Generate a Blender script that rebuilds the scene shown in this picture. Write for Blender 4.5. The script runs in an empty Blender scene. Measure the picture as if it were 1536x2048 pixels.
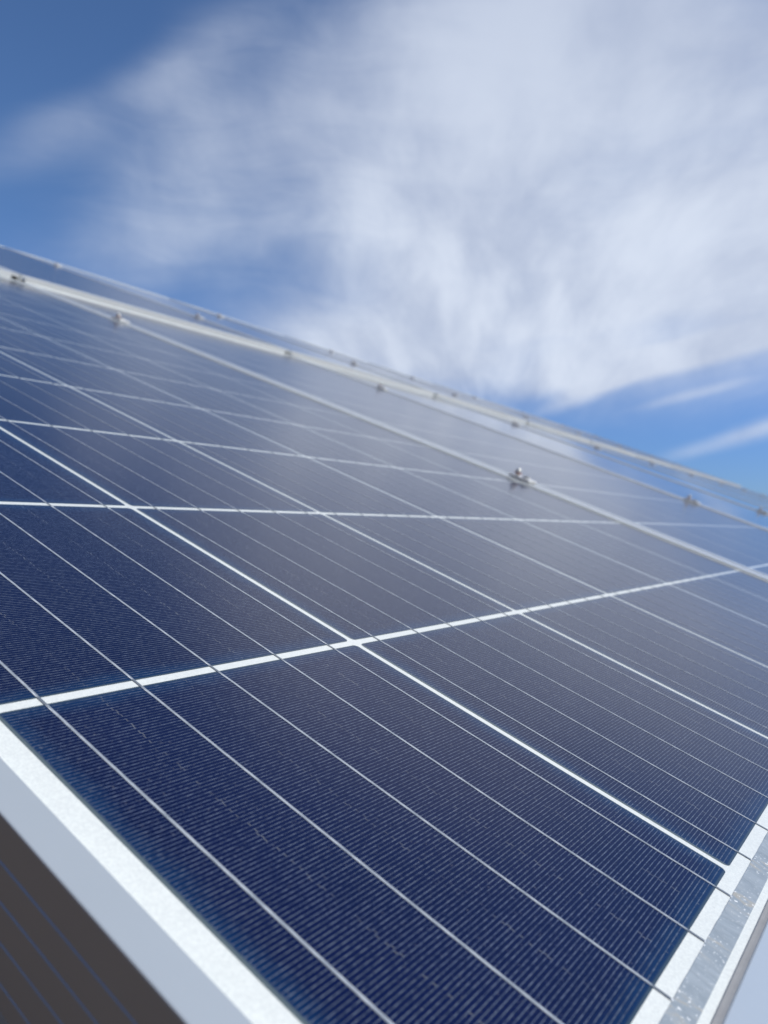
import bpy, bmesh, math, random
from mathutils import Matrix, Vector

# ------------------------------------------------------------------ scene, camera, light
scene = bpy.context.scene
COL = scene.collection
random.seed(7)

PV, PU = 0.1588, 0.16064            # cell pitch across and along a panel (metres)
SLOPE = math.radians(21.124)        # tilt of the array
BASE = Vector((0.0, 0.0, 1.05))     # lower left cell corner of the near panel

cam_data = bpy.data.cameras.new('camera')
cam = bpy.data.objects.new('camera', cam_data)
COL.objects.link(cam)
M = Matrix(((0.5717318, -0.0219486, -0.8201469, -0.1107959 + BASE.x),
            (-0.8203445, 0.0, -0.5718696, -0.0524836 + BASE.y),
            (0.0125518, 0.9997591, -0.0180054, 0.1069785 + BASE.z),
            (0, 0, 0, 1)))
cam.matrix_world = M
cam_data.sensor_fit = 'HORIZONTAL'
cam_data.sensor_width = 4.2
cam_data.lens = 4.2 * 1588.35 / 1536.0
cam_data.clip_start = 0.005
cam_data.clip_end = 5000.0
cam_data.dof.use_dof = True
cam_data.dof.focus_distance = 0.285
cam_data.dof.aperture_fstop = 2.5
scene.camera = cam

scene.view_settings.view_transform = 'Standard'
scene.view_settings.look = 'None'
scene.view_settings.exposure = 0.0
scene.view_settings.gamma = 1.0
scene.view_settings.use_curve_mapping = False
scene.cycles.use_denoising = True
scene.cycles.max_bounces = 6
scene.cycles.caustics_reflective = False
scene.cycles.caustics_refractive = False

SUN_DIR = Vector((0.42, -0.70, 0.57)).normalized()
sun_data = bpy.data.lights.new('sun', 'SUN')
sun_data.energy = 4.3
sun_data.angle = math.radians(0.5)
sun_data.color = (1.0, 0.975, 0.88)
sun = bpy.data.objects.new('sun', sun_data)
COL.objects.link(sun)
sun.rotation_euler = SUN_DIR.to_track_quat('Z', 'Y').to_euler()


# ------------------------------------------------------------------ node helpers
class N:
    """small helper round a node tree"""
    def __init__(self, tree):
        self.t = tree
        self.x = 0

    def node(self, kind, **kw):
        n = self.t.nodes.new(kind)
        self.x += 40
        n.location = (self.x, 0)
        for k, v in kw.items():
            setattr(n, k, v)
        return n

    def put(self, sock, val):
        if isinstance(val, bpy.types.NodeSocket):
            self.t.links.new(val, sock)
        elif val is not None:
            sock.default_value = val

    def m(self, op, a, b=None, c=None, clamp=False):
        n = self.node('ShaderNodeMath', operation=op, use_clamp=clamp)
        self.put(n.inputs[0], a)
        if b is not None:
            self.put(n.inputs[1], b)
        if c is not None:
            self.put(n.inputs[2], c)
        return n.outputs[0]

    def add(self, a, b): return self.m('ADD', a, b)
    def sub(self, a, b): return self.m('SUBTRACT', a, b)
    def mul(self, a, b): return self.m('MULTIPLY', a, b)
    def mx(self, a, b): return self.m('MAXIMUM', a, b)
    def mn(self, a, b): return self.m('MINIMUM', a, b)

    def smooth(self, v, lo, hi, a=0.0, b=1.0):
        n = self.node('ShaderNodeMapRange', interpolation_type='SMOOTHSTEP')
        self.put(n.inputs['Value'], v)
        self.put(n.inputs['From Min'], lo)
        self.put(n.inputs['From Max'], hi)
        self.put(n.inputs['To Min'], a)
        self.put(n.inputs['To Max'], b)
        return n.outputs['Result']

    def dot(self, v, w):
        n = self.node('ShaderNodeVectorMath', operation='DOT_PRODUCT')
        self.put(n.inputs[0], v)
        n.inputs[1].default_value = w
        return n.outputs['Value']

    def xyz(self, x=0.0, y=0.0, z=0.0):
        n = self.node('ShaderNodeCombineXYZ')
        self.put(n.inputs[0], x); self.put(n.inputs[1], y); self.put(n.inputs[2], z)
        return n.outputs[0]

    def split(self, v):
        n = self.node('ShaderNodeSeparateXYZ')
        self.put(n.inputs[0], v)
        return n.outputs[0], n.outputs[1], n.outputs[2]

    def mapping(self, v, loc=(0, 0, 0), rot=(0, 0, 0), scale=(1, 1, 1), kind='POINT'):
        n = self.node('ShaderNodeMapping', vector_type=kind)
        self.put(n.inputs['Vector'], v)
        n.inputs['Location'].default_value = loc
        n.inputs['Rotation'].default_value = rot
        n.inputs['Scale'].default_value = scale
        return n.outputs[0]

    def noise(self, v, scale, detail=3.0, rough=0.5, dist=0.0, color=False):
        n = self.node('ShaderNodeTexNoise')
        self.put(n.inputs['Vector'], v)
        n.inputs['Scale'].default_value = scale
        n.inputs['Detail'].default_value = detail
        n.inputs['Roughness'].default_value = rough
        n.inputs['Distortion'].default_value = dist
        return n.outputs['Color' if color else 'Fac']

    def mix(self, f, a, b):
        n = self.node('ShaderNodeMix', data_type='RGBA')
        self.put(n.inputs['Factor'], f)
        self.put(n.inputs[6], a)
        self.put(n.inputs[7], b)
        return n.outputs[2]


def rgb(r, g, b): return (r, g, b, 1.0)


# ------------------------------------------------------------------ world: clear sky with thin clouds
world = bpy.data.worlds.new('World')
scene.world = world
world.use_nodes = True
wt = world.node_tree
wt.nodes.clear()
w = N(wt)
sky = w.node('ShaderNodeTexSky', sky_type='NISHITA')
sky.sun_disc = False
sky.sun_elevation = math.asin(SUN_DIR.z)
sky.sun_rotation = math.atan2(SUN_DIR.x, SUN_DIR.y)
sky.altitude = 400.0
sky.air_density = 1.0
sky.dust_density = 0.3
sky.ozone_density = 2.0
SKY_STRENGTH = 0.12
dirv = w.node('ShaderNodeTexCoord').outputs['Generated']
HAZ = (0.8203, 0.5719, 0.0)     # the quarter of the sky where the cloud bank lies
HRT = (0.5719, -0.8203, 0.0)
f_ = w.dot(dirv, HAZ)
r_ = w.dot(dirv, HRT)
z_ = w.dot(dirv, (0, 0, 1))
den = w.mx(w.add(f_, 1.0), 0.02)
ca = w.m('DIVIDE', w.mul(r_, 2.0), den)
cb = w.m('DIVIDE', w.mul(z_, 2.0), den)
cv = w.xyz(ca, cb, 0.0)
# wind streaks: warped noise stretched along the drift of the cloud
wc = w.node('ShaderNodeVectorMath', operation='MULTIPLY_ADD')
w.put(wc.inputs[0], w.noise(cv, 3.0, 3.0, 0.5, color=True))
wc.inputs[1].default_value = (0.11, 0.11, 0.0)
w.put(wc.inputs[2], cv)
warp = wc.outputs[0]
wx, wy, _ = w.split(warp)
fx, fy = w.sub(wx, 0.115 + 0.055), w.sub(wy, 0.078 + 0.055)     # the veil fans out from low in the sky
th = w.m('ARCTAN2', fy, fx)
rr = w.m('LOGARITHM', w.add(w.m('SQRT', w.add(w.mul(fx, fx), w.mul(fy, fy))), 0.02), 2.718)
fan = w.noise(w.xyz(w.mul(th, 1.25), w.mul(rr, 0.8), 2.7), 2.6, 7.0, 0.56, 0.15)
soft = w.noise(w.mapping(warp, loc=(0.4, 2.2, 0.0), rot=(0, 0, math.radians(-32)), scale=(1.0, 1.7, 1.0)), 2.4, 4.0, 0.5, 0.2)
streak = w.add(w.mul(fan, 0.6), w.mul(soft, 0.4))
puff = w.noise(w.mapping(warp, loc=(3.1, 1.7, 0.4)), 7.5, 8.0, 0.58, 0.5)
wisp = w.noise(w.mapping(warp, loc=(1.3, 5.2, 0.0), rot=(0, 0, math.radians(-20)), scale=(1.0, 4.0, 1.0)), 5.0, 9.0, 0.62, 0.6)
# the cloud bank: (centre, half sizes, turn, weight)
BANK = [
    (0.34, 0.62, 0.5, 0.22, -15, 0.22),
    (0.62, 0.28, 0.4, 0.24, 0, 0.75),
    (-0.4, 0.3, 0.2, 0.2, 10, 0.1),
    (0.0827, 0.5436, 0.3778, 0.2518, 35, 0.7),
    (0.3123, 0.3807, 0.4785, 0.3022, 20, 0.8),
    (0.3998, 0.3202, 0.2896, 0.1511, 15, 0.45),
    (0.0161, 0.3047, 0.3148, 0.2015, 30, 0.55),
    (0.1714, 0.2448, 0.3022, 0.1448, 0, 0.45),
    (0.2958, 0.5802, 0.3903, 0.2015, 0, 0.4),
    (-0.1421, 0.4549, 0.3148, 0.2015, 38, 0.42),
    (-0.2029, 0.5613, 0.1511, 0.0504, 35, 0.22),
    (-0.3803, 0.4649, 0.2015, 0.0567, 28, 0.26),
    (-0.4147, 0.4299, 0.1259, 0.0567, 30, 0.16),
    (-0.2671, 0.3875, 0.2392, 0.1511, 30, 0.2),
    (-0.3043, 0.3056, 0.2392, 0.0944, 10, 0.2),
    (-0.0948, 0.2246, 0.1889, 0.0818, -15, 0.5),
    (0.0677, 0.1962, 0.1637, 0.0693, -20, 0.35),
    (0.3557, 0.2105, 0.2392, 0.0264, 13, 0.8),
    (0.2580, 0.1743, 0.1007, 0.0201, 25, 0.5),
    (0.2333, 0.2019, 0.1259, 0.0378, 15, 0.35),
    (0.4097, 0.1061, 0.1385, 0.0176, 15, 0.42),
    (0.4528, 0.1264, 0.0756, 0.0164, 15, 0.35),
    (0.3688, 0.1637, 0.1007, 0.0101, 14, 0.22),
    (0.3369, 0.2477, 0.1070, 0.0378, 10, -0.3),
    (-0.2162, 0.3102, 0.1889, 0.0818, 20, -0.06),
    (-0.4042, 0.5575, 0.1889, 0.0944, 0, -0.22),
    (-0.2618, 0.5115, 0.2015, 0.1070, 35, 0.2),
    (0.3232, 0.1584, 0.2644, 0.0756, -8, 0.12),
]
total = None
for (bx, by, sx, sy, ang, wt_) in BANK:
    mp = w.mapping(cv, loc=(bx, by, 0), rot=(0, 0, math.radians(ang)), scale=(sx, sy, 1), kind='TEXTURE')
    g = w.node('ShaderNodeTexGradient', gradient_type='SPHERICAL')
    w.put(g.inputs[0], mp)
    s = w.smooth(g.outputs['Fac'], 0.0, 1.0)
    s = w.mul(s, wt_)
    total = s if total is None else w.add(total, s)
total = w.mx(w.mn(total, 1.05), 0.0)
tex = w.add(w.add(w.mul(w.sub(streak, 0.5), 0.38), w.mul(w.sub(puff, 0.5), 0.16)), w.mul(w.sub(wisp, 0.5), 0.42))
amp = w.add(0.22, w.mul(w.mn(w.mul(total, 2.2), 1.0), 0.72))
dens = w.smooth(w.add(total, w.mul(tex, amp)), 0.02, 1.10)
dens = w.mul(dens, 0.95)
shade = w.smooth(w.add(streak, w.mul(w.sub(puff, 0.5), 0.3)), 0.30, 0.66)
shade = w.mul(shade, w.smooth(cb, 0.30, 0.66, 1.0, 0.45))      # the bank is thicker and greyer overhead
cloud_col = w.mix(shade, rgb(0.47, 0.54, 0.70), rgb(0.72, 0.79, 0.92))
skyc = w.node('ShaderNodeVectorMath', operation='MULTIPLY')
low = w.smooth(z_, -0.02, 0.40)                    # dry clear air: the sky keeps its blue down low
lowt = w.mix(low, rgb(0.51, 0.61, 0.88), rgb(1.0, 1.0, 1.0))
lowc = w.node('ShaderNodeVectorMath', operation='MULTIPLY')
w.put(lowc.inputs[0], sky.outputs[0])
w.put(lowc.inputs[1], lowt)
w.put(skyc.inputs[0], lowc.outputs[0])
skyc.inputs[1].default_value = (SKY_STRENGTH * 0.60, SKY_STRENGTH * 0.78, SKY_STRENGTH * 1.02)   # deep clear-air blue
full = w.mix(dens, skyc.outputs[0], cloud_col)
bg = w.node('ShaderNodeBackground')
w.put(bg.inputs['Color'], full)
bg.inputs['Strength'].default_value = 1.0
out = w.node('ShaderNodeOutputWorld')
wt.links.new(bg.outputs[0], out.inputs[0])
world.cycles.sampling_method = 'MANUAL'
world.cycles.sample_map_resolution = 512


# ------------------------------------------------------------------ materials
def material(name):
    mt = bpy.data.materials.new(name)
    mt.use_nodes = True
    n = N(mt.node_tree)
    b = mt.node_tree.nodes['Principled BSDF']
    return mt, n, b


def obj_co(n):
    return n.node('ShaderNodeTexCoord').outputs['Object']


def bump(n, h, strength, dist):
    b = n.node('ShaderNodeBump')
    b.inputs['Strength'].default_value = strength
    b.inputs['Distance'].default_value = dist
    n.put(b.inputs['Height'], h)
    return b.outputs[0]


HX, HY = 0.07795, 0.07850            # half a wafer, across and along
BUSBARS = 5
BSTEP = PV / 5.0
FINGER = 0.00128
GLASS_ROUGH = 0.15


def cell_pattern(n, x, y, with_bus):
    half = HY
    """colour of one silicon cell from its own coordinates in metres"""
    ax = n.m('ABSOLUTE', x)
    ay = n.m('ABSOLUTE', y)
    co = n.xyz(x, y, 0.0)
    obi = n.node('ShaderNodeObjectInfo').outputs['Random']
    cor = n.xyz(x, y, n.mul(obi, 9.0))
    # nearest edge of the wafer
    edge = n.mn(n.sub(HX, ax), n.sub(HY, ay))
    tint = n.smooth(n.add(edge, n.mul(n.sub(n.noise(cor, 60.0, 3.0, 0.6), 0.5), 0.008)), 0.0, 0.0085, 1.0, 0.0)
    patch = n.noise(cor, 26.0, 3.0, 0.6)
    grain = n.noise(cor, 2300.0, 2.0, 0.7)
    base = n.mix(patch, rgb(0.0015, 0.0060, 0.040), rgb(0.0030, 0.0072, 0.050))
    base = n.mix(n.mul(obi, 0.35), base, rgb(0.0045, 0.0060, 0.030))
    base = n.mix(n.mul(tint, 0.65), base, rgb(0.004, 0.034, 0.105))
    base = n.mix(n.smooth(grain, 0.57, 0.74, 0.0, 0.5), base, rgb(0.03, 0.045, 0.11))
    # printed silver fingers across the wafer
    fy = n.m('ABSOLUTE', n.sub(n.m('FRACT', n.m('DIVIDE', n.add(y, half), FINGER)), 0.5))
    brk = n.noise(n.mapping(cor, scale=(0.45, 1.0, 1.0)), 1400.0, 2.0, 0.6)
    wid = n.smooth(brk, 0.30, 0.70, 0.054, 0.074)
    fing = n.sub(1.0, n.smooth(fy, wid, n.add(wid, 0.045)))
    inside = n.smooth(edge, 0.0011, 0.0014)
    fing = n.mul(fing, inside)
    # end finger running along the two sides
    sidef = n.sub(HX, ax)
    rail = n.smooth(n.m('ABSOLUTE', n.sub(sidef, 0.00135)), 0.00006, 0.00013, 0.75, 0.0)
    rail = n.mul(rail, n.smooth(brk, 0.42, 0.6))
    rail = n.mul(rail, n.smooth(n.sub(half, ay), 0.0020, 0.0022))
    # little cross ticks halfway between the ribbons, stepping from finger to finger
    row = n.m('FLOOR', n.add(n.m('DIVIDE', n.add(y, half), FINGER), 0.5))
    lane = n.sub(n.m('FRACT', n.m('DIVIDE', n.add(x, BSTEP * 10.0), BSTEP)), 0.5)   # 0 midway between two ribbons
    jit = n.node('ShaderNodeTexWhiteNoise', noise_dimensions='2D')
    n.put(jit.inputs['Vector'], n.xyz(row, n.m('FLOOR', n.m('DIVIDE', n.add(x, BSTEP * 10.0), BSTEP)), 0.0))
    sgn = n.add(n.mul(n.m('FRACT', n.mul(row, 0.5)), 0.03), n.mul(n.sub(n.m('FRACT', n.mul(jit.outputs['Value'], 7.0)), 0.5), 0.012))
    tk = n.smooth(n.m('ABSOLUTE', n.sub(lane, sgn)), 0.0028, 0.0052, 1.0, 0.0)
    tk = n.mul(tk, n.m('GREATER_THAN', jit.outputs['Value'], 0.45))
    tk = n.mul(tk, inside)
    silver = n.mx(fing, rail)
    scol = n.mix(n.smooth(brk, 0.3, 0.75), rgb(0.045, 0.06, 0.10), rgb(0.15, 0.18, 0.24))
    col = n.mix(silver, base, scol)
    col = n.mix(n.mul(tk, n.smooth(patch, 0.35, 0.65, 0.1, 0.9)), col, rgb(0.19, 0.20, 0.21))
    # wafer rim, chipped and paler, with the cell's shadow painted along the left
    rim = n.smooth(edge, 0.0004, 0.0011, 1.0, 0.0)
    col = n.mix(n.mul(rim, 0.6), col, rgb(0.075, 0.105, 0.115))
    rim_shadow = n.smooth(n.add(x, HX), 0.0007, 0.0014, 1.0, 0.0)
    col = n.mix(n.mul(rim_shadow, 0.75), col, rgb(0.13, 0.165, 0.17))
    if with_bus:
        bl = n.m('ABSOLUTE', n.sub(n.m('FRACT', n.m('DIVIDE', n.add(x, BSTEP * 10.5), BSTEP)), 0.5))
        bus = n.smooth(bl, 0.012, 0.016, 1.0, 0.0)
        col = n.mix(bus, col, rgb(0.30, 0.33, 0.38))
    return col, co


def dust(n, co, col, amount=1.0):
    d = n.noise(co, 900.0, 3.0, 0.7)
    d2 = n.noise(co, 12.0, 4.0, 0.6)
    f = n.mul(n.smooth(d, 0.61, 0.70), n.smooth(d2, 0.35, 0.7, 0.2, 0.9))
    return n.mix(n.mul(f, 0.35 * amount), col, rgb(0.30, 0.30, 0.29))


def glassy(n, b, co, rough=GLASS_ROUGH):
    b.inputs['Roughness'].default_value = rough
    b.inputs['IOR'].default_value = 1.46
    b.inputs['Specular Tint'].default_value = (1.0, 0.80, 0.72, 1.0)     # anti-reflection coat
    b.inputs['Specular IOR Level'].default_value = 0.5
    n.put(b.inputs['Normal'], bump(n, n.noise(co, 420.0, 2.0, 0.5), 0.06, 0.0004))


def make_cell_material(name, with_bus):
    mt, n, b = material(name)
    x, y, _ = n.split(obj_co(n))
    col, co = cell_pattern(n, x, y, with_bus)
    col = dust(n, co, col)
    n.put(b.inputs['Base Color'], col)
    glassy(n, b, co)
    return mt


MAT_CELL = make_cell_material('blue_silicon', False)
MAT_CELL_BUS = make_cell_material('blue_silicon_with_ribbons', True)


def backsheet_colour(n, co):
    sp = n.noise(co, 1500.0, 2.0, 0.75)
    lg = n.noise(co, 30.0, 3.0, 0.5)
    c = n.mix(n.smooth(sp, 0.35, 0.68), rgb(0.70, 0.72, 0.70), rgb(0.81, 0.83, 0.795))
    return n.mix(n.smooth(lg, 0.4, 0.7, 0.0, 0.12), c, rgb(0.62, 0.64, 0.62))


mt, n, b = material('white_backsheet')
co = obj_co(n)
n.put(b.inputs['Base Color'], dust(n, co, backsheet_colour(n, co), 0.6))
glassy(n, b, co, 0.12)
MAT_BACK = mt

# far panels: the same wafers and gaps on one laminated sheet
mt, n, b = material('laminated_cells')
x, y, _ = n.split(obj_co(n))
ix = n.m('MULTIPLY', n.sub(n.m('FRACT', n.m('DIVIDE', x, PV)), 0.5), PV)
iy = n.m('MULTIPLY', n.sub(n.m('FRACT', n.m('DIVIDE', y, PU)), 0.5), PU)
inb = n.mul(n.mul(n.m('GREATER_THAN', x, 0.0), n.m('LESS_THAN', x, 6 * PV)), n.mul(n.m('GREATER_THAN', y, 0.0), n.m('LESS_THAN', y, 12 * PU)))
ax, ay = n.m('ABSOLUTE', ix), n.m('ABSOLUTE', iy)
incell = n.mul(n.mul(n.m('LESS_THAN', ax, HX), n.m('LESS_THAN', ay, HY)), inb)
cc = n.mix(n.noise(n.xyz(x, y, 0.0), 5.0, 2.0, 0.5), rgb(0.008, 0.013, 0.050), rgb(0.012, 0.018, 0.060))
bl = n.m('ABSOLUTE', n.sub(n.m('FRACT', n.m('DIVIDE', n.add(ix, BSTEP * 10.5), BSTEP)), 0.5))
cc = n.mix(n.smooth(bl, 0.012, 0.016, 1.0, 0.0), cc, rgb(0.30, 0.33, 0.38))
fy = n.m('ABSOLUTE', n.sub(n.m('FRACT', n.m('DIVIDE', y, FINGER)), 0.5))
cc = n.mix(n.smooth(fy, 0.06, 0.10, 0.6, 0.0), cc, rgb(0.16, 0.19, 0.25))
co = n.xyz(x, y, 0.0)
n.put(b.inputs['Base Color'], n.mix(incell, backsheet_colour(n, co), cc))
glassy(n, b, co, 0.07)
MAT_LAM = mt

# tinned copper ribbon on the cells; shade painted in where it dips between two wafers
mt, n, b = material('tinned_ribbon')
co = obj_co(n)
x, y, z = n.split(co)
gap = n.m('ABSOLUTE', n.m('MULTIPLY', n.sub(n.m('FRACT', n.add(n.m('DIVIDE', y, PU), 0.5)), 0.5), PU))
isgap = n.smooth(gap, 0.0022, 0.0026, 1.0, 0.0)
ends = n.smooth(gap, 0.0050, 0.0062, 1.0, 0.0)
nz = n.noise(n.mapping(co, scale=(1.0, 0.25, 1.0)), 900.0, 3.0, 0.6)
c = n.mix(n.smooth(nz, 0.3, 0.72), rgb(0.26, 0.29, 0.33), rgb(0.46, 0.49, 0.53))
c = n.mix(n.mul(n.smooth(gap, 0.0026, 0.0075, 1.0, 0.0), n.smooth(nz, 0.52, 0.6)), c, rgb(0.80, 0.82, 0.84))
c = n.mix(isgap, c, rgb(0.17, 0.19, 0.22))
n.put(b.inputs['Base Color'], c)
b.inputs['Roughness'].default_value = 0.16          # seen through the glass, so it carries the glass's own sheen
b.inputs['IOR'].default_value = 1.46
n.put(b.inputs['Normal'], bump(n, nz, 0.12, 0.0003))
MAT_RIBBON = mt

mt, n, b = material('bus_strip_metal')
co = obj_co(n)
x, y, z = n.split(co)
w1 = n.noise(n.mapping(co, scale=(1.0, 0.35, 1.0)), 160.0, 4.0, 0.6, 1.2)
w2 = n.noise(co, 800.0, 3.0, 0.6)
node_d = n.m('ABSOLUTE', n.m('MULTIPLY', n.sub(n.m('FRACT', n.m('DIVIDE', x, BSTEP)), 0.5), BSTEP))
joint = n.smooth(node_d, 0.002, 0.010, 1.0, 0.0)
c = n.mix(n.smooth(w1, 0.3, 0.7), rgb(0.30, 0.34, 0.37), rgb(0.40, 0.44, 0.47))
flux = n.mul(joint, n.smooth(w1, 0.50, 0.62))
c = n.mix(n.mul(flux, 0.7), c, rgb(0.46, 0.41, 0.32))
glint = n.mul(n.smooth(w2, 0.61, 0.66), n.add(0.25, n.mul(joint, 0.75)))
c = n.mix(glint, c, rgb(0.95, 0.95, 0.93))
n.put(b.inputs['Base Color'], c)
b.inputs['Metallic'].default_value = 0.15
b.inputs['Roughness'].default_value = 0.36
n.put(b.inputs['Normal'], bump(n, n.add(w1, n.mul(w2, 0.3)), 0.5, 0.0006))
MAT_STRIP = mt

def make_aluminium(name, lo, hi):
    mt, n, b = material(name)
    co = obj_co(n)
    br = n.noise(n.mapping(co, scale=(12.0, 1.0, 12.0)), 60.0, 3.0, 0.6)
    st = n.noise(co, 25.0, 4.0, 0.55)
    c = n.mix(st, lo, hi)
    c = n.mix(n.smooth(n.noise(co, 700.0, 2.0, 0.6), 0.64, 0.75, 0.0, 0.4), c, rgb(0.66, 0.67, 0.67))
    n.put(b.inputs['Base Color'], c)
    b.inputs['Metallic'].default_value = 0.42
    n.put(b.inputs['Roughness'], n.smooth(br, 0.2, 0.8, 0.21, 0.25))
    n.put(b.inputs['Normal'], bump(n, br, 0.02, 0.0003))
    return mt


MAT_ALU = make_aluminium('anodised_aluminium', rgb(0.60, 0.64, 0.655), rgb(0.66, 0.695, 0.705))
MAT_ALU_LIT = make_aluminium('lit_anodised_aluminium', rgb(0.84, 0.87, 0.88), rgb(0.90, 0.92, 0.92))  # same metal, sheen of the bright seams put into a lighter base colour

mt, n, b = material('grey_sealant')
co = obj_co(n)
n.put(b.inputs['Base Color'], n.mix(n.noise(co, 220.0, 4.0, 0.6), rgb(0.44, 0.42, 0.40), rgb(0.60, 0.58, 0.55)))
b.inputs['Roughness'].default_value = 0.6
MAT_SEAL = mt

mt, n, b = material('bright_steel')
co = obj_co(n)
n.put(b.inputs['Base Color'], n.mix(n.noise(co, 200.0, 3.0, 0.6), rgb(0.68, 0.68, 0.67), rgb(0.82, 0.81, 0.79)))
b.inputs['Metallic'].default_value = 0.30
b.inputs['Roughness'].default_value = 0.45
MAT_STEEL = mt

mt, n, b = material('dark_bolt_steel')
co = obj_co(n)
n.put(b.inputs['Base Color'], n.mix(n.noise(co, 300.0, 3.0, 0.6), rgb(0.03, 0.035, 0.035), rgb(0.07, 0.075, 0.06)))
b.inputs['Metallic'].default_value = 0.4
b.inputs['Roughness'].default_value = 0.45
MAT_DARK = mt

mt, n, b = material('copper_washer')
n.put(b.inputs['Base Color'], n.mix(n.noise(obj_co(n), 400.0, 3.0, 0.6), rgb(0.45, 0.16, 0.12), rgb(0.70, 0.42, 0.34)))
b.inputs['Metallic'].default_value = 0.5
b.inputs['Roughness'].default_value = 0.35
MAT_COPPER = mt

mt, n, b = material('galvanised_steel')
co = obj_co(n)
n.put(b.inputs['Base Color'], n.mix(n.noise(co, 18.0, 4.0, 0.6), rgb(0.32, 0.33, 0.34), rgb(0.46, 0.47, 0.48)))
b.inputs['Metallic'].default_value = 0.6
b.inputs['Roughness'].default_value = 0.5
MAT_GALV = mt

mt, n, b = material('dry_earth')
co = obj_co(n)
e1 = n.noise(co, 0.35, 6.0, 0.6)
e2 = n.noise(co, 9.0, 6.0, 0.65)
c = n.mix(n.smooth(e1, 0.35, 0.65), rgb(0.100, 0.064, 0.042), rgb(0.066, 0.052, 0.030))
c = n.mix(n.smooth(e2, 0.45, 0.75), c, rgb(0.16, 0.115, 0.08))
n.put(b.inputs['Base Color'], c)
b.inputs['Roughness'].default_value = 0.95
n.put(b.inputs['Normal'], bump(n, e2, 0.6, 0.05))
MAT_EARTH = mt


# ------------------------------------------------------------------ mesh helpers
def link(name, bm, mat, parent=None, smooth=False):
    me = bpy.data.meshes.new(name)
    bmesh.ops.recalc_face_normals(bm, faces=bm.faces[:])
    bm.to_mesh(me)
    bm.free()
    me.materials.append(mat)
    if smooth:
        for p in me.polygons:
            p.use_smooth = True
    o = bpy.data.objects.new(name, me)
    COL.objects.link(o)
    if parent is not None:
        o.parent = parent
    return o


def copy_of(o, parent, loc=None):
    c = o.copy()
    COL.objects.link(c)
    c.parent = parent
    if loc is not None:
        c.location = loc
    return c


def box(bm, x0, x1, y0, y1, z0, z1, bev=0.0):
    vs = [bm.verts.new((x, y, z)) for z in (z0, z1) for (x, y) in ((x0, y0), (x1, y0), (x1, y1), (x0, y1))]
    fs = [(3, 2, 1, 0), (4, 5, 6, 7), (0, 1, 5, 4), (1, 2, 6, 5), (2, 3, 7, 6), (3, 0, 4, 7)]
    faces = [bm.faces.new([vs[i] for i in f]) for f in fs]
    if bev > 0:
        es = list({e for f in faces for e in f.edges})
        bmesh.ops.bevel(bm, geom=es, offset=bev, segments=2, profile=0.5, affect='EDGES')


def extrude(bm, prof, axis, a0, a1):
    """prof: (across, height) outline; swept along 'Y' or 'X' from a0 to a1"""
    def P(c, h, a):
        return (c, a, h) if axis == 'Y' else (a, c, h)
    r0 = [bm.verts.new(P(c, h, a0)) for c, h in prof]
    r1 = [bm.verts.new(P(c, h, a1)) for c, h in prof]
    k = len(prof)
    for i in range(k):
        j = (i + 1) % k
        bm.faces.new((r0[i], r0[j], r1[j], r1[i]))
    bm.faces.new(r0[::-1])
    bm.faces.new(r1)


def prism(bm, cx, cy, r, z0, z1, seg, r_top=None, turn=0.0):
    r_top = r if r_top is None else r_top
    a = [bm.verts.new((cx + r * math.cos(turn + 2 * math.pi * i / seg), cy + r * math.sin(turn + 2 * math.pi * i / seg), z0)) for i in range(seg)]
    c = [bm.verts.new((cx + r_top * math.cos(turn + 2 * math.pi * i / seg), cy + r_top * math.sin(turn + 2 * math.pi * i / seg), z1)) for i in range(seg)]
    for i in range(seg):
        j = (i + 1) % seg
        bm.faces.new((a[i], a[j], c[j], c[i]))
    bm.faces.new(a[::-1])
    bm.faces.new(c)


def empty(name, label, cat, group=None):
    o = bpy.data.objects.new(name, None)
    o.empty_display_size = 0.05
    COL.objects.link(o)
    o['label'] = label
    o['category'] = cat
    if group:
        o['group'] = group
    return o


# ------------------------------------------------------------------ ground
bm = bmesh.new()
R0 = 3000.0
XS = [-R0, -60, -30, -22, -16, -12, -9, -7, -5.5, -4.5, -3.8, -3.2, 0, 30, 120, 600, R0]
YS = [-R0, -200, -80, -40, -20, -10, -5, 0, 5, 10, 20, 40, 80, 200, R0]


def ground_z(x, y):                  # unseen earth bank added beside the array to block low sky and bounce brown
    t = min(max((-3.0 - x) / 9.0, 0.0), 1.0)
    fade = 1.0 - min(max((abs(y - 4.0) - 30.0) / 100.0, 0.0), 1.0)
    far = min(max((x + 60.0) / 38.0, 0.0), 1.0)
    return 11.0 * t * t * (3 - 2 * t) * fade * far


gv = [[bm.verts.new((x, y, ground_z(x, y))) for y in YS] for x in XS]
for i in range(len(XS) - 1):
    for j in range(len(YS) - 1):
        bm.faces.new((gv[i][j], gv[i + 1][j], gv[i + 1][j + 1], gv[i][j + 1]))
ground = link('ground', bm, MAT_EARTH)
ground['kind'] = 'structure'

# ------------------------------------------------------------------ placing things on the array
TILT = Matrix.Translation(BASE) @ Matrix.Rotation(SLOPE, 4, 'X')
PITCH = 6.325                       # panel to panel, in cells
COLS = 10
ROW2_U = 12.365                     # where the cells of the upper row begin


def sag(v):                         # the long array follows a slight fall of the ground
    k = (v - 6.2) / PITCH
    if k <= 1.0:
        return 0.0
    if k <= 2.0:
        return 0.030 * (k - 1.0)
    return 0.030 + 0.075 * (k - 2.0)


def lift(row, u):                   # the upper row stands a little proud of the lower one
    return 0.0 if row == 0 else 0.095 + 0.003 * (u - ROW2_U)


def place(v, u, row, height=0.0):
    return Vector((v * PV, u * PU, (lift(row, u) - sag(v)) * PV + height))


STEP = 0.0008


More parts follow.
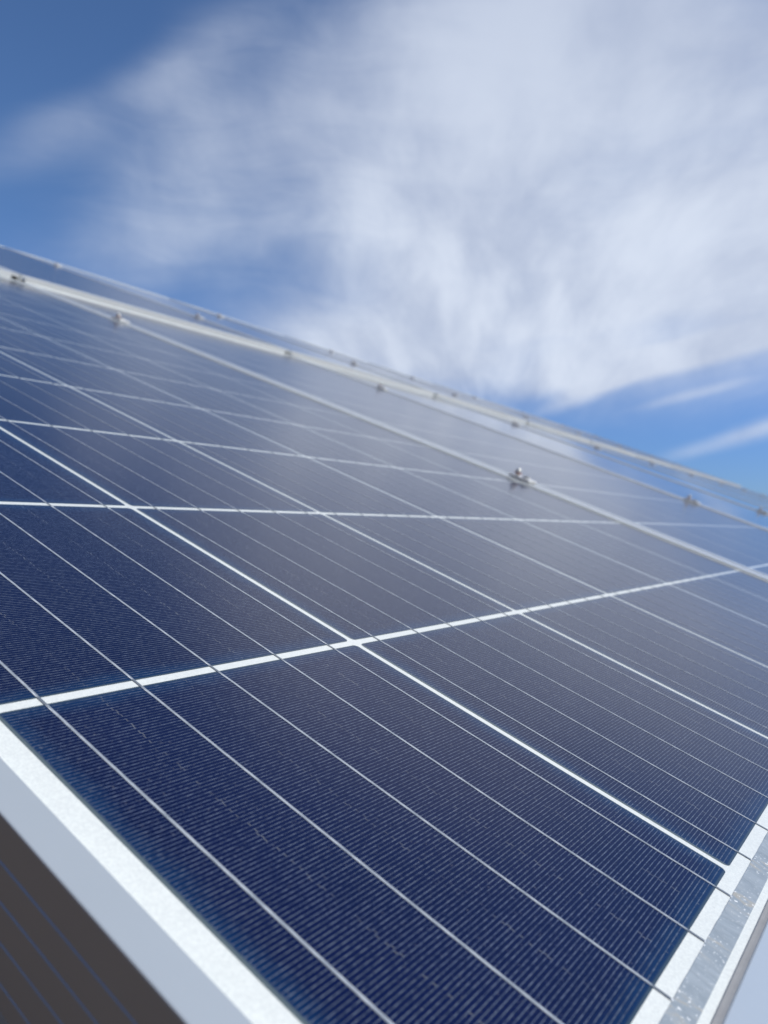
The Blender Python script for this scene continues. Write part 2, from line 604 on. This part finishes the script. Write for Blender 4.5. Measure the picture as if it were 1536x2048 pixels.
def panel_matrix(col, row):
    v0 = col * PITCH
    u0 = 0.0 if row == 0 else ROW2_U
    step = Vector((0, 0, STEP if col else 0.0))      # each panel's near edge sits a few millimetres proud of its neighbour
    o = place(v0, u0, row) + step
    ex = (place(v0 + 6.1, u0, row) - o).normalized()
    ey = (place(v0, u0 + 12.0, row) + step - o)
    ez = ex.cross(ey).normalized()
    ey = ez.cross(ex).normalized()
    m = Matrix.Identity(4)
    for i in range(3):
        m[i][0], m[i][1], m[i][2], m[i][3] = ex[i], ey[i], ez[i], o[i]
    return TILT @ m


# ------------------------------------------------------------------ solar panel
X0, X1 = -0.01765, 6 * PV + 0.0268          # outer faces of the frame
Y0, Y1 = -0.0245, 12 * PU + 0.0245
LIP_X, LIP_R, LIP_Y = 0.0099, 0.0186, 0.0112      # the inner long rail has a wider lip
TOP, BOT = 0.0020, -0.0357
GROOVES = (-0.0072, -0.0150, -0.0228, -0.0306)


def side_profile(lip):
    """outline of the long rail, outer face at 0, growing inwards"""
    p = [(0.0, BOT)]
    for g in sorted(GROOVES):
        p += [(0.0, g - 0.00036), (0.00042, g + 0.00004), (0.0, g + 0.00026)]
    p += [(0.0, TOP - 0.0005), (0.00015, TOP - 0.00015), (0.0005, TOP)]
    p += [(lip - 0.0004, TOP), (lip, TOP - 0.0004), (lip, -0.0004), (lip - 0.0003, -0.0009), (lip - 0.0003, -0.0048), (0.0022, -0.0048), (0.0022, BOT + 0.002), (0.026, BOT + 0.002), (0.026, BOT)]
    return p


def end_profile():
    return [(0.0, BOT), (0.0, TOP - 0.0005), (0.00015, TOP - 0.00015), (0.0005, TOP), (LIP_Y - 0.0004, TOP), (LIP_Y, TOP - 0.0004),
            (LIP_Y, -0.0004), (0.0098, -0.0009), (0.0098, -0.0048), (0.0022, -0.0048), (0.0022, BOT + 0.002), (0.026, BOT + 0.002), (0.026, BOT)]


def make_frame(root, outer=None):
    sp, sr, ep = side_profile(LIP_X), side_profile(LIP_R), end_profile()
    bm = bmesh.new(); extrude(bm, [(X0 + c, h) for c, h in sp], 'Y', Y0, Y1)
    link('frame_rail', bm, outer or MAT_ALU_LIT, root)
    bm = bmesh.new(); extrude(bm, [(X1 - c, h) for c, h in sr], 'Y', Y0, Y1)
    link('frame_rail', bm, MAT_ALU_LIT, root)
    bm = bmesh.new(); extrude(bm, [(Y0 + c, h) for c, h in ep], 'X', X0 + 0.0264, X1 - 0.0264)
    extrude(bm, [(Y0 + c, h) for c, h in [(0.0, BOT + 0.004), (0.0, TOP - 0.0005), (0.00015, TOP - 0.00015), (0.0005, TOP), (LIP_Y - 0.0004, TOP), (LIP_Y, TOP - 0.0004), (LIP_Y, -0.0003), (0.0022, -0.0003), (0.0022, BOT + 0.004)]], 'X', X0 + LIP_X + 0.0001, X0 + 0.0264)
    extrude(bm, [(Y0 + c, h) for c, h in [(0.0, BOT + 0.004), (0.0, TOP - 0.0005), (0.00015, TOP - 0.00015), (0.0005, TOP), (LIP_Y - 0.0004, TOP), (LIP_Y, TOP - 0.0004), (LIP_Y, -0.0003), (0.0022, -0.0003), (0.0022, BOT + 0.004)]], 'X', X1 - 0.0264, X1 - LIP_R - 0.0001)
    lower = link('frame_rail', bm, outer or MAT_ALU_LIT, root)
    upper = lower.copy()
    upper.data = lower.data.copy()
    COL.objects.link(upper)
    upper.parent = root
    for vtx in upper.data.vertices:
        vtx.co.y = Y0 + Y1 - vtx.co.y
    upper.data.flip_normals()


def sheet(bm, x0, x1, y0, y1, z):
    vs = [bm.verts.new((x, y, z)) for x, y in ((x0, y0), (x1, y0), (x1, y1), (x0, y1))]
    bm.faces.new(vs)


def make_backsheet(root):
    bm = bmesh.new()
    box(bm, X0 + 0.0024, X1 - 0.0024, Y0 + 0.0024, Y1 - 0.0024, -0.0046, -0.00030)
    return link('backsheet', bm, MAT_BACK, root)


def cell_mesh(mat):
    hx, hy, r, seg = HX, HY, 0.0021, 5
    bm = bmesh.new()
    ring = []
    for cx, cy, a0 in ((hx - r, hy - r, 0), (-hx + r, hy - r, 90), (-hx + r, -hy + r, 180), (hx - r, -hy + r, 270)):
        for i in range(seg + 1):
            a = math.radians(a0 + 90.0 * i / seg)
            ring.append((cx + r * math.cos(a), cy + r * math.sin(a)))
    lo = [bm.verts.new((x, y, -0.00028)) for x, y in ring]
    hi = [bm.verts.new((x, y, -0.00022)) for x, y in ring]
    k = len(ring)
    for i in range(k):
        j = (i + 1) % k
        bm.faces.new((lo[i], lo[j], hi[j], hi[i]))
    bm.faces.new(hi)
    return bm


def cell_spot(i, j):
    return ((i + 0.5) * PV, (j + 0.5) * PU, 0.0)


def make_cells(root, mat):
    first = link('solar_cell', cell_mesh(mat), mat, root)
    first.location = cell_spot(0, 0)
    for i in range(6):
        for j in range(12):
            if i or j:
                copy_of(first, root, cell_spot(i, j))


def make_ribbons(root):
    bm = bmesh.new()
    yb, yt = -0.0030, 12 * PU + 0.0030
    steps = 12 * 2 + 1
    box(bm, -0.00045, 0.00045, yb, yt, -0.00026, -0.00012)
    first = link('busbar_ribbon', bm, MAT_RIBBON, root)
    done = False
    for i in range(6):
        for k in range(5):
            loc = (i * PV + (k + 0.5) * BSTEP, 0.0, 0.00002)
            if not done:
                first.location = loc
                done = True
            else:
                copy_of(first, root, loc)


def make_strip(root, y0, y1):
    bm = bmesh.new()
    nx = 160
    a, c = [], []
    for i in range(nx + 1):
        x = 0.006 + (6 * PV - 0.012) * i / nx
        z = -0.00012 + 0.00006 * math.sin(i * 1.7) * math.sin(i * 0.37)
        a.append(bm.verts.new((x, y0, z)))
        c.append(bm.verts.new((x, y1, z + 0.00006 * math.sin(i * 2.9))))
    for i in range(nx):
        bm.faces.new((a[i], a[i + 1], c[i + 1], c[i]))
    lo0 = [bm.verts.new((v.co.x, y0, -0.00028)) for v in a]
    lo1 = [bm.verts.new((v.co.x, y1, -0.00028)) for v in c]
    for i in range(nx):
        bm.faces.new((lo0[i], lo0[i + 1], a[i + 1], a[i]))
        bm.faces.new((c[i], c[i + 1], lo1[i + 1], lo1[i]))
    link('interconnect_strip', bm, MAT_STRIP, root)


ORD = ['first', 'second', 'third', 'fourth', 'fifth', 'sixth', 'seventh', 'eighth', 'ninth', 'tenth', 'eleventh', 'twelfth']


def panel_label(col, row):
    if row == 0 and col == 0:
        return 'big close blue solar panel with sharp cell grid, silver bus strip and grooved side frame'
    if row == 0 and col == 1:
        return 'blue-grey solar panel just across the first clamped seam from the big close panel'
    if row == 1 and col == 0:
        return 'solar panel of the upper row directly upslope of the big close panel'
    if row == 1 and col == 1:
        return 'grey glare-covered panel behind the bright white edge, second panel of the upper row'
    return '%s solar panel of the %s row, counting from the grooved outer edge' % (ORD[col], 'lower' if row == 0 else 'upper')


GROUP_P = 'solar panels of the tilted array'
near = empty('solar_panel', panel_label(0, 0), 'solar panel', GROUP_P)
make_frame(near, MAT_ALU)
make_backsheet(near)
make_cells(near, MAT_CELL)
make_ribbons(near)
bm = bmesh.new()                         # bead of sealant between glass and frame
extrude(bm, [(Y0 + LIP_Y, -0.0002), (Y0 + LIP_Y + 0.0021, -0.0002), (Y0 + LIP_Y + 0.0018, 0.0002), (Y0 + LIP_Y + 0.0009, 0.0008), (Y0 + LIP_Y, 0.0015)], 'X', X0 + LIP_X + 0.0001, X1 - LIP_R - 0.0001)
link('sealant_bead', bm, MAT_SEAL, near)
make_strip(near, -0.0089, -0.0027)
make_strip(near, 12 * PU + 0.0027, 12 * PU + 0.0089)
near.matrix_world = panel_matrix(0, 0)

# mid-distance panels show their cells, not their ribbons
mid = empty('solar_panel', panel_label(1, 0), 'solar panel', GROUP_P)
make_frame(mid)
make_backsheet(mid)
make_cells(mid, MAT_CELL_BUS)
mid.matrix_world = panel_matrix(1, 0)

# far panels: frame and laminated sheet
far = empty('solar_panel', panel_label(2, 0), 'solar panel', GROUP_P)
make_frame(far)
bm = bmesh.new()
box(bm, X0 + 0.0024, X1 - 0.0024, Y0 + 0.0024, Y1 - 0.0024, -0.0046, -0.00030)
link('cell_laminate', bm, MAT_LAM, far)
far.matrix_world = panel_matrix(2, 0)


def copy_thing(src):
    c = src.copy()
    COL.objects.link(c)
    for ch in list(src.children):
        d = ch.copy()
        COL.objects.link(d)
        d.parent = c
        for g in list(ch.children):
            e = g.copy()
            COL.objects.link(e)
            e.parent = d
    return c


for row in (0, 1):
    for col in range(COLS):
        if row == 0 and col < 3:
            continue
        src = mid if (row == 1 and col in (1,)) else far
        p = copy_thing(src)
        p['label'] = panel_label(col, row)
        p.matrix_world = panel_matrix(col, row)

# ------------------------------------------------------------------ clamps on the seams
GROUP_C = 'clamps on the panel seams'


def clamp_label(k, row, up):
    s = 'steel clamp with upright stud, %s seam of the %s row, %s on it'
    return s % (ORD[k], 'lower' if row == 0 else 'upper', 'upper' if up else 'lower')


def make_clamp(label):
    c = empty('seam_clamp', label, 'clamp', GROUP_C)
    t = 0.0030
    z0 = TOP + 0.0002
    bm = bmesh.new()
    box(bm, -0.0128, 0.0128, -0.0210, 0.0160, z0, z0 + t, 0.0007)
    plate = link('clamp_plate', bm, MAT_STEEL, c)
    bm = bmesh.new()                                   # socket bolt: ring with a dark hexagon recess
    prism(bm, 0.0, -0.0085, 0.0062, z0 + t - 0.0002, z0 + t + 0.0026, 20, 0.0056)
    bolt = link('socket_bolt', bm, MAT_STEEL, c, False)
    bm = bmesh.new()
    prism(bm, 0.0, -0.0085, 0.0040, z0 + t + 0.0020, z0 + t + 0.0030, 6)
    link('hex_socket', bm, MAT_DARK, bolt)
    bm = bmesh.new()                                   # upright stud with thread
    z = z0 + t - 0.0002
    while z < 0.0140:
        prism(bm, 0.0, 0.0075, 0.0027, z, z + 0.0006, 14, 0.0032)
        prism(bm, 0.0, 0.0075, 0.0032, z + 0.0006, z + 0.0012, 14, 0.0027)
        z += 0.0012
    prism(bm, 0.0, 0.0075, 0.0027, z, z + 0.0008, 14, 0.0019)
    stud = link('stud', bm, MAT_STEEL, c)
    bm = bmesh.new()
    prism(bm, 0.0, 0.0075, 0.0050, 0.0092, 0.0130, 6, turn=0.3)
    link('nut', bm, MAT_STEEL, stud)
    bm = bmesh.new()
    prism(bm, 0.0, 0.0075, 0.0062, 0.0080, 0.0091, 20)
    link('washer', bm, MAT_COPPER, stud)
    return c


def clamp_matrix(k, row, u):
    v = k * PITCH + 6.0 + 0.185
    o = place(v, u, row) + Vector((0, 0, STEP))
    m = Matrix.Translation(o) @ Matrix.Rotation(math.radians(random.uniform(-2.5, 2.5)), 4, 'Z')
    return TILT @ m


CL_U = {0: (3.08, 9.53), 1: (ROW2_U + 3.02, ROW2_U + 9.36)}
first_clamp = None
for row in (0, 1):
    for k in range(COLS - 1):
        for up in (0, 1):
            if first_clamp is None:
                c = first_clamp = make_clamp(clamp_label(k, row, up))
            else:
                c = copy_thing(first_clamp)
                c['label'] = clamp_label(k, row, up)
            c.matrix_world = clamp_matrix(k, row, CL_U[row][up])

# ------------------------------------------------------------------ mounting frame under the panels
mount = empty('mounting_frame', 'galvanised steel rails and posts carrying the tilted panels from below', 'mounting frame')
mount.matrix_world = Matrix.Identity(4)
seg_v = [-0.25] + [6.16 + PITCH * i for i in range(COLS)]
for row in (0, 1):
    for u in CL_U[row]:
        bm = bmesh.new()
        for a, b_ in zip(seg_v[:-1], seg_v[1:]):
            p0 = TILT @ place(a, u, row, BOT - 0.001)
            p1 = TILT @ place(b_, u, row, BOT - 0.001)
            ydir = (TILT.to_3x3() @ Vector((0, 1, 0)))
            zdir = (TILT.to_3x3() @ Vector((0, 0, 1)))
            q = []
            for p in (p0, p1):
                for dy, dz in ((-0.02, 0.0), (0.02, 0.0), (0.02, -0.045), (-0.02, -0.045)):
                    q.append(bm.verts.new(p + ydir * dy + zdir * dz))
            for i in range(4):
                j = (i + 1) % 4
                bm.faces.new((q[i], q[j], q[4 + j], q[4 + i]))
            bm.faces.new(q[0:4][::-1])
            bm.faces.new(q[4:8])
        link('rail', bm, MAT_GALV, mount)
        for k in range(0, COLS, 2):
            v = 1.2 + k * PITCH
            p = TILT @ place(v, u, row, BOT - 0.046)
            bm = bmesh.new()
            box(bm, p.x - 0.03, p.x + 0.03, p.y - 0.03, p.y + 0.03, -0.3, p.z + 0.004)
            link('post', bm, MAT_GALV, mount)
